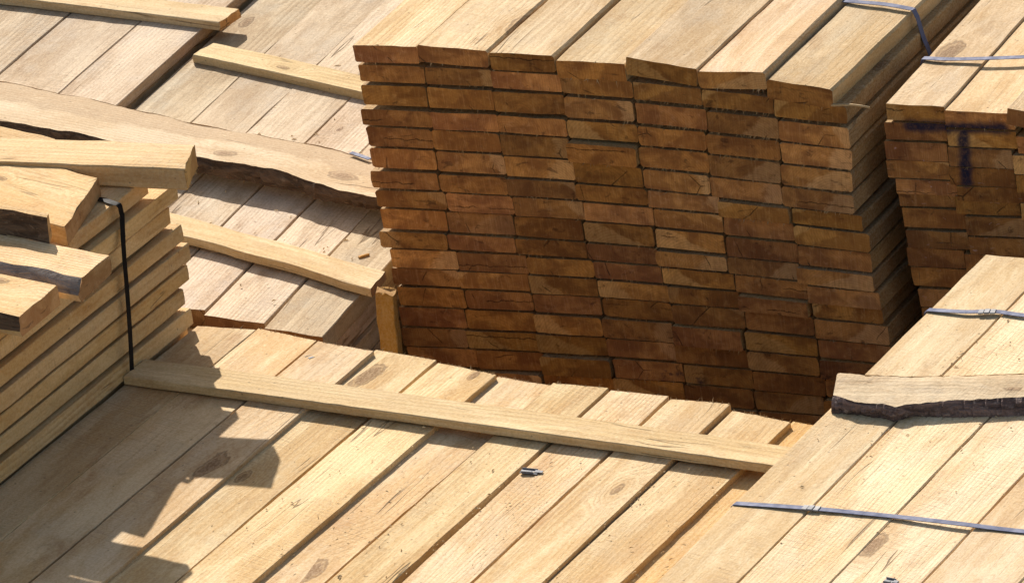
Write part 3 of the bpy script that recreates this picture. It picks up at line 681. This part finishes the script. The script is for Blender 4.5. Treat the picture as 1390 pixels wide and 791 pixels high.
wavy_slab('waney_slab', [(0, 108), (100, 128), (200, 150), (262, 165), (330, 178), (420, 193), (508, 214)],
          [(0, 164), (90, 178), (170, 195), (240, 205), (270, 212), (300, 219), (370, 229), (430, 248), (470, 260), (508, 267)],
          [(0, 187), (90, 200), (170, 215), (240, 230), (275, 236), (320, 244), (400, 259), (440, 273), (508, 284)], H_RL + .026 + .034, .034,
          [M['slabwood'], M['bark_brown'], M['end_l'], M['end_l']], 'long wavy live-edged slab across the weathered boards, dark bark on its front', split=.5, ext=(.25, .13))
wavy_slab('waney_slab', [(1137, 503), (1180, 506), (1230, 508), (1300, 507), (1392, 504)],
          [(1131, 536), (1160, 545), (1200, 548), (1216, 552), (1232, 548), (1300, 543), (1392, 538)],
          [(1129, 562), (1160, 563), (1200, 569), (1216, 573), (1240, 566), (1300, 568), (1392, 565)], H_F + .028, .028,
          [M['slabgrey'], M['bark_dark'], M['end_l'], M['end_l']], 'bark-edged slab lying across the right front pile', split=.1, ext=(0, .6))

# post between the low pile and the tall pile
pz = -0.02
Yp = -0.02 + .09
pa, pb = at_y(506.5, 403, Yp), at_y(537, 396, Yp)
bm = board_bm(.62, .038, .026, seg=.03, rough=.0022, endrough=.005, fuzz=(14, 0), wob=.003, wobf=6)
o = link('wooden_post', bm, [M['post'], M['end_l']])
dn = (at_y(508, 475, Yp) - pa).normalized()
o.matrix_world = Matrix.Translation((pa + pb) / 2 + Vector((0, 0.0, 0))) @ Matrix(((cos(.12), dn.x, sin(.12), 0), (sin(.12), 0, -cos(.12), 0), (0, dn.z, 0, 0), (0, 0, 0, 1)))
tag(o, 'upright orange-brown post wedged between the weathered pile and the tall pile', 'post')

# ------------------------------------------------------------------ straps
def strap_bm(pts, w, t=.0012, side=None, bm=None):
    bm = bm or bmesh.new(); rows = []
    for i, p in enumerate(pts):
        a = pts[max(0, i - 1)]; b = pts[min(len(pts) - 1, i + 1)]; d = (b - a).normalized()
        s = (side[i] if isinstance(side, list) else side).normalized(); s = (s - d * s.dot(d)).normalized(); nn = s.cross(d).normalized()
        rows.append([bm.verts.new(p + s * (w / 2 * q) + nn * (t / 2 * r)) for q, r in ((-1, -1), (1, -1), (1, 1), (-1, 1))])
    for i in range(len(rows) - 1):
        for j in range(4): bm.faces.new((rows[i][j], rows[i][(j + 1) % 4], rows[i + 1][(j + 1) % 4], rows[i + 1][j]))
    bm.faces.new(rows[0]); bm.faces.new(list(reversed(rows[-1])))
    bmesh.ops.recalc_face_normals(bm, faces=bm.faces)
    return bm
def curve_pts(pts, n=10):
    out = []
    for i in range(len(pts) - 1):
        p0 = pts[max(0, i - 1)]; p1 = pts[i]; p2 = pts[i + 1]; p3 = pts[min(len(pts) - 1, i + 2)]
        for k in range(n):
            t = k / n
            out.append(0.5 * ((2 * p1) + (p2 - p0) * t + (2 * p0 - 5 * p1 + 4 * p2 - p3) * t * t + (3 * p1 - p0 - 3 * p2 + p3) * t ** 3))
    return out + [pts[-1]]
UPV = Vector((0, 0, 1)); YV = Vector((0, 1, 0))
def seal(parent, p, d, w, m):
    bm = bmesh.new(); s = d.cross(UPV).normalized(); nn = s.cross(d)
    for (l0, l1, h) in ((-.016, -.006, .0024), (-.005, .005, .0032), (.006, .016, .0024)):
        vs = [bm.verts.new(p + d * l + s * (w * .62 * q) + nn * hh) for hh in (-.0005, h) for l, q in ((l0, -1), (l1, -1), (l1, 1), (l0, 1))]
        for f in ((3, 2, 1, 0), (4, 5, 6, 7), (0, 1, 5, 4), (1, 2, 6, 5), (2, 3, 7, 6), (3, 0, 4, 7)): bm.faces.new([vs[k] for k in f])
    bmesh.ops.bevel(bm, geom=list(bm.edges), offset=.0005, segments=1, affect='EDGES')
    o = link('seal', bm, [m], parent); return o
gs = 'steel straps around the piles'
def rf_strap(px, seal_px, label):
    zt_ = H_F + .0035
    pts = [at(*p, zt_ + (.003 * (i % 2) if 0 < i < len(px) - 1 else 0)) for i, p in enumerate(px)]
    for q in range(2, len(pts)): pts[q].z += .003
    last = pts[-1] + (pts[-1] - pts[-2]).normalized() * .30; last.z = H_F + .008
    pts[0].x = xe[0] + .002
    a = Vector((xe[0] - .004, pts[0].y + .0, H_F - .12)); a2 = Vector((xe[0] - .004, pts[0].y, H_F - .001))
    full = [a, a2] + curve_pts(pts + [last], 8)
    o = link('steel_strap', strap_bm(full, .013, .0012, YV), [M['strap_blue']], smooth=False)
    tag(o, label, 'strap', gs)
    seal(o, at(*seal_px, zt_ + .003), (pts[2] - pts[1]).normalized(), .013, M['clip'])
rf_strap([(1001, 683), (1095, 689), (1210, 702), (1300, 712), (1392, 723)], (1101, 690), 'blue-grey steel strap across the right front pile, nearer than its bark slab')
rf_strap([(1268, 421), (1310, 423), (1350, 424.5), (1392, 430)], (1340, 423.5), 'blue-grey steel strap over the far end of the right front pile')
# strap over the painted pile
pts = [at(*p, H_R + zz) for p, zz in (((1253, 79), .003), ((1290, 80.5), .006), ((1340, 79.5), .010), ((1392, 77.5), .012), ((1440, 76), .010))]
px0 = pts[0] + Vector((-.004, 0, -.002))
o = link('steel_strap', strap_bm([px0 + Vector((0, 0, -.25)), px0 + Vector((0, 0, -.01))] + curve_pts(pts, 8), .014, .0012, YV), [M['strap_blue']], smooth=False)
tag(o, 'shiny blue steel strap over the pile with the painted T', 'strap', gs)
# strap round the tall pile's corner
c0 = [at(*p, H_C + zz) for p, zz in (((1080, -6), .012), ((1148, 1.5), .012), ((1200, 6), .008), ((1240, 13), .004))]
yb = c0[-1].y
xb = c0[-1].x + .004
dwn = [Vector((xb + .004, yb - .002, H_C - .012)), Vector((xb + .012, yb - .004, H_C - .05)), Vector((xb + .026, yb - .006, H_C - .10)), Vector((xb + .034, yb - .006, H_C - .22))]
o = link('steel_strap', strap_bm(curve_pts(c0, 6) + curve_pts(dwn, 4), .014, .0012, YV), [M['strap_blue']], smooth=False)
tag(o, 'blue steel strap bent over the right top corner of the tall pile', 'strap', gs)
# black strap of the left pile
s0 = [at(*p, zt + .004) for p in ((120, 268), (140, 271), (155, 276))]
k0 = s0[-1]
k1 = k0 + Vector((.009, 0, -.001)); down = [k1, k1 + Vector((.004, -.001, -.004)), k1 + Vector((.005, -.001, -.022))]
for p in ((168, 340), (173, 400), (177, 460), (179, 502)): down.append(at_x(*p, XL + .016))
o = link('plastic_strap', strap_bm(curve_pts(s0 + down[:1], 4)[:-1] + down[:2] + curve_pts(down[2:], 6), .014, .0010, YV), [M['strap_black']], smooth=False)
tag(o, 'black strap hanging loosely down the side of the left pile', 'strap')

# ------------------------------------------------------------------ small things lying about
def clip(px, z, rot, L=.03, label=''):
    bm = bmesh.new()
    def bx(x0, x1, y0, y1, z0, z1):
        vs = [bm.verts.new((x, y, zz)) for zz in (z0, z1) for x, y in ((x0, y0), (x1, y0), (x1, y1), (x0, y1))]
        for f in ((3, 2, 1, 0), (4, 5, 6, 7), (0, 1, 5, 4), (1, 2, 6, 5), (2, 3, 7, 6), (3, 0, 4, 7)): bm.faces.new([vs[k] for k in f])
    bx(-L * .5, L * .5, -.009, .009, 0, .0012); bx(-L * .45, L * .3, -.0085, -.0072, .0012, .0045); bx(-L * .5, L * .42, .0062, .0076, .0012, .004)
    bx(-L * .42, L * .18, -.0072, -.002, .003, .0042); bx(L * .3, L * .75, -.004, .005, .0012, .0026)
    bmesh.ops.bevel(bm, geom=list(bm.edges), offset=.0004, segments=1, affect='EDGES')
    o = link('strap_clip', bm, [M['clip']]); o.location = at(*px, z); o.rotation_euler = (0, radians(4), radians(rot))
    return tag(o, label, 'metal clip', 'loose strapping clips')
clip((719, 640), .003, 10, .034, 'bent metal strapping clip lying on the front boards below the batten')
clip((422, 486), .0, 60, .018, 'small crumpled metal clip near the front pile\'s far edge')
clip((1208, 789), H_F + .001, 0, .02, 'metal clip cut by the picture\'s bottom edge on right front boards')
pts = [at(*p, H_RL + .062) for p in ((476, 207), (488, 211), (502, 216))]
o = link('strap_scrap', strap_bm(curve_pts(pts, 4), .010, .0012, YV), [M['strap_blue']], smooth=False); tag(o, 'short grey strap scrap on the wavy slab beside the tall pile', 'strap scrap')
def splinter(a, b, z, w, label, dz=0.0):
    p, q = at(*a, z), at(*b, z) + Vector((0, 0, dz)); L = (q - p).length
    o = board('wood_splinter', p + Vector((0, 0, w * .6)), (q - p), L, w, w * .6, M['post'], M['end_l'], seg=L / 8, rough=.0004, endrough=.001, bow=.0005, taper=w * .5, chamf=w * .12)
    return tag(o, label, 'splinter')
splinter((487, 351), (502, 347), H_RL, .008, 'dark wood splinter lying on the weathered boards by the wavy batten')
pq = at_y(1146, 147, Y_C - .01)
o = board('wood_splinter', pq + Vector((-.03, .01, .002)), Vector((1, .25, -.12)), .075, .006, .004, M['stick'], M['end_l'], seg=.012, rough=.001, endrough=.004, taper=.004, chamf=.0008)
tag(o, 'pale splinter poking out of the tall pile\'s right corner', 'splinter')
# sawdust crumbs
bm = bmesh.new()
def crumb(p, s):
    v = [bm.verts.new(p + Vector((random.uniform(-1, 1), random.uniform(-1.4, 1.4), random.uniform(0, .5))) * s) for _ in range(4)]
    for f in ((0, 1, 2), (0, 2, 3), (0, 3, 1), (1, 3, 2)): bm.faces.new([v[k] for k in f])
for _ in range(900):
    x = random.uniform(-.2, .93); y = random.uniform(-1.35, -.42)
    if random.random() < .6: x, y = random.gauss(.55, .2), random.gauss(-.85, .2)
    if -.2 < x < .9 and y < -.42: crumb(Vector((x, y, .004)), random.uniform(.0008, .0026))
for _ in range(700):
    x = random.uniform(xe[0] + .01, xe[-1]); y = random.gauss(-.45, .3)
    if y < yfar - .02: crumb(Vector((x, y, H_F + .003)), random.uniform(.0008, .0026))
def flake(p, s):
    a = random.uniform(0, pi); l, w = s * random.uniform(.8, 2.2), s * random.uniform(.25, .6)
    d = Vector((cos(a), sin(a), 0)); e = Vector((-sin(a), cos(a), 0)); h = random.uniform(.0004, .0016)
    v = [bm.verts.new(p + d * (l * i) + e * (w * j) + Vector((0, 0, h * k))) for i, j, k in ((-1, -.6, 0), (1, -1, .6), (.8, 1, 1), (-.9, .7, .4), (0, 0, 2.4))]
    for f in ((0, 1, 4), (1, 2, 4), (2, 3, 4), (3, 0, 4), (3, 2, 1, 0)): bm.faces.new([v[k] for k in f])
for _ in range(170):
    x, y = random.gauss(.45, .3), random.gauss(-.85, .25)
    if random.random() < .5: x = random.choice([at(*q[1], 0).x for q in far]) + random.gauss(0, .006)
    if -.1 < x < .9 and y < -.42: flake(Vector((x, y, .0035)), random.uniform(.0012, .0032))
for _ in range(150):
    x, y = random.uniform(xe[0] + .02, xe[-1]), random.gauss(-.5, .35)
    if random.random() < .5: x = random.choice(xe[1:4]) + random.gauss(0, .008)
    if y < yfar - .02: flake(Vector((x, y, H_F + .003)), random.uniform(.0012, .0032))
for _ in range(90):
    flake(Vector((random.uniform(-1.2, -.42), random.uniform(.1, 1.2), H_RL + .003)), random.uniform(.0016, .004))
bmesh.ops.recalc_face_normals(bm, faces=bm.faces)
o = link('sawdust', bm, [M['right']], smooth=False); tag(o, 'crumbs of sawdust and chips scattered on the sunlit boards', 'sawdust', None, 'stuff')

o = link('stacked_timber', mass, [M['centre']], smooth=False)
tag(o, 'lower layers of boards hidden inside the piles', 'timber', None, 'stuff')
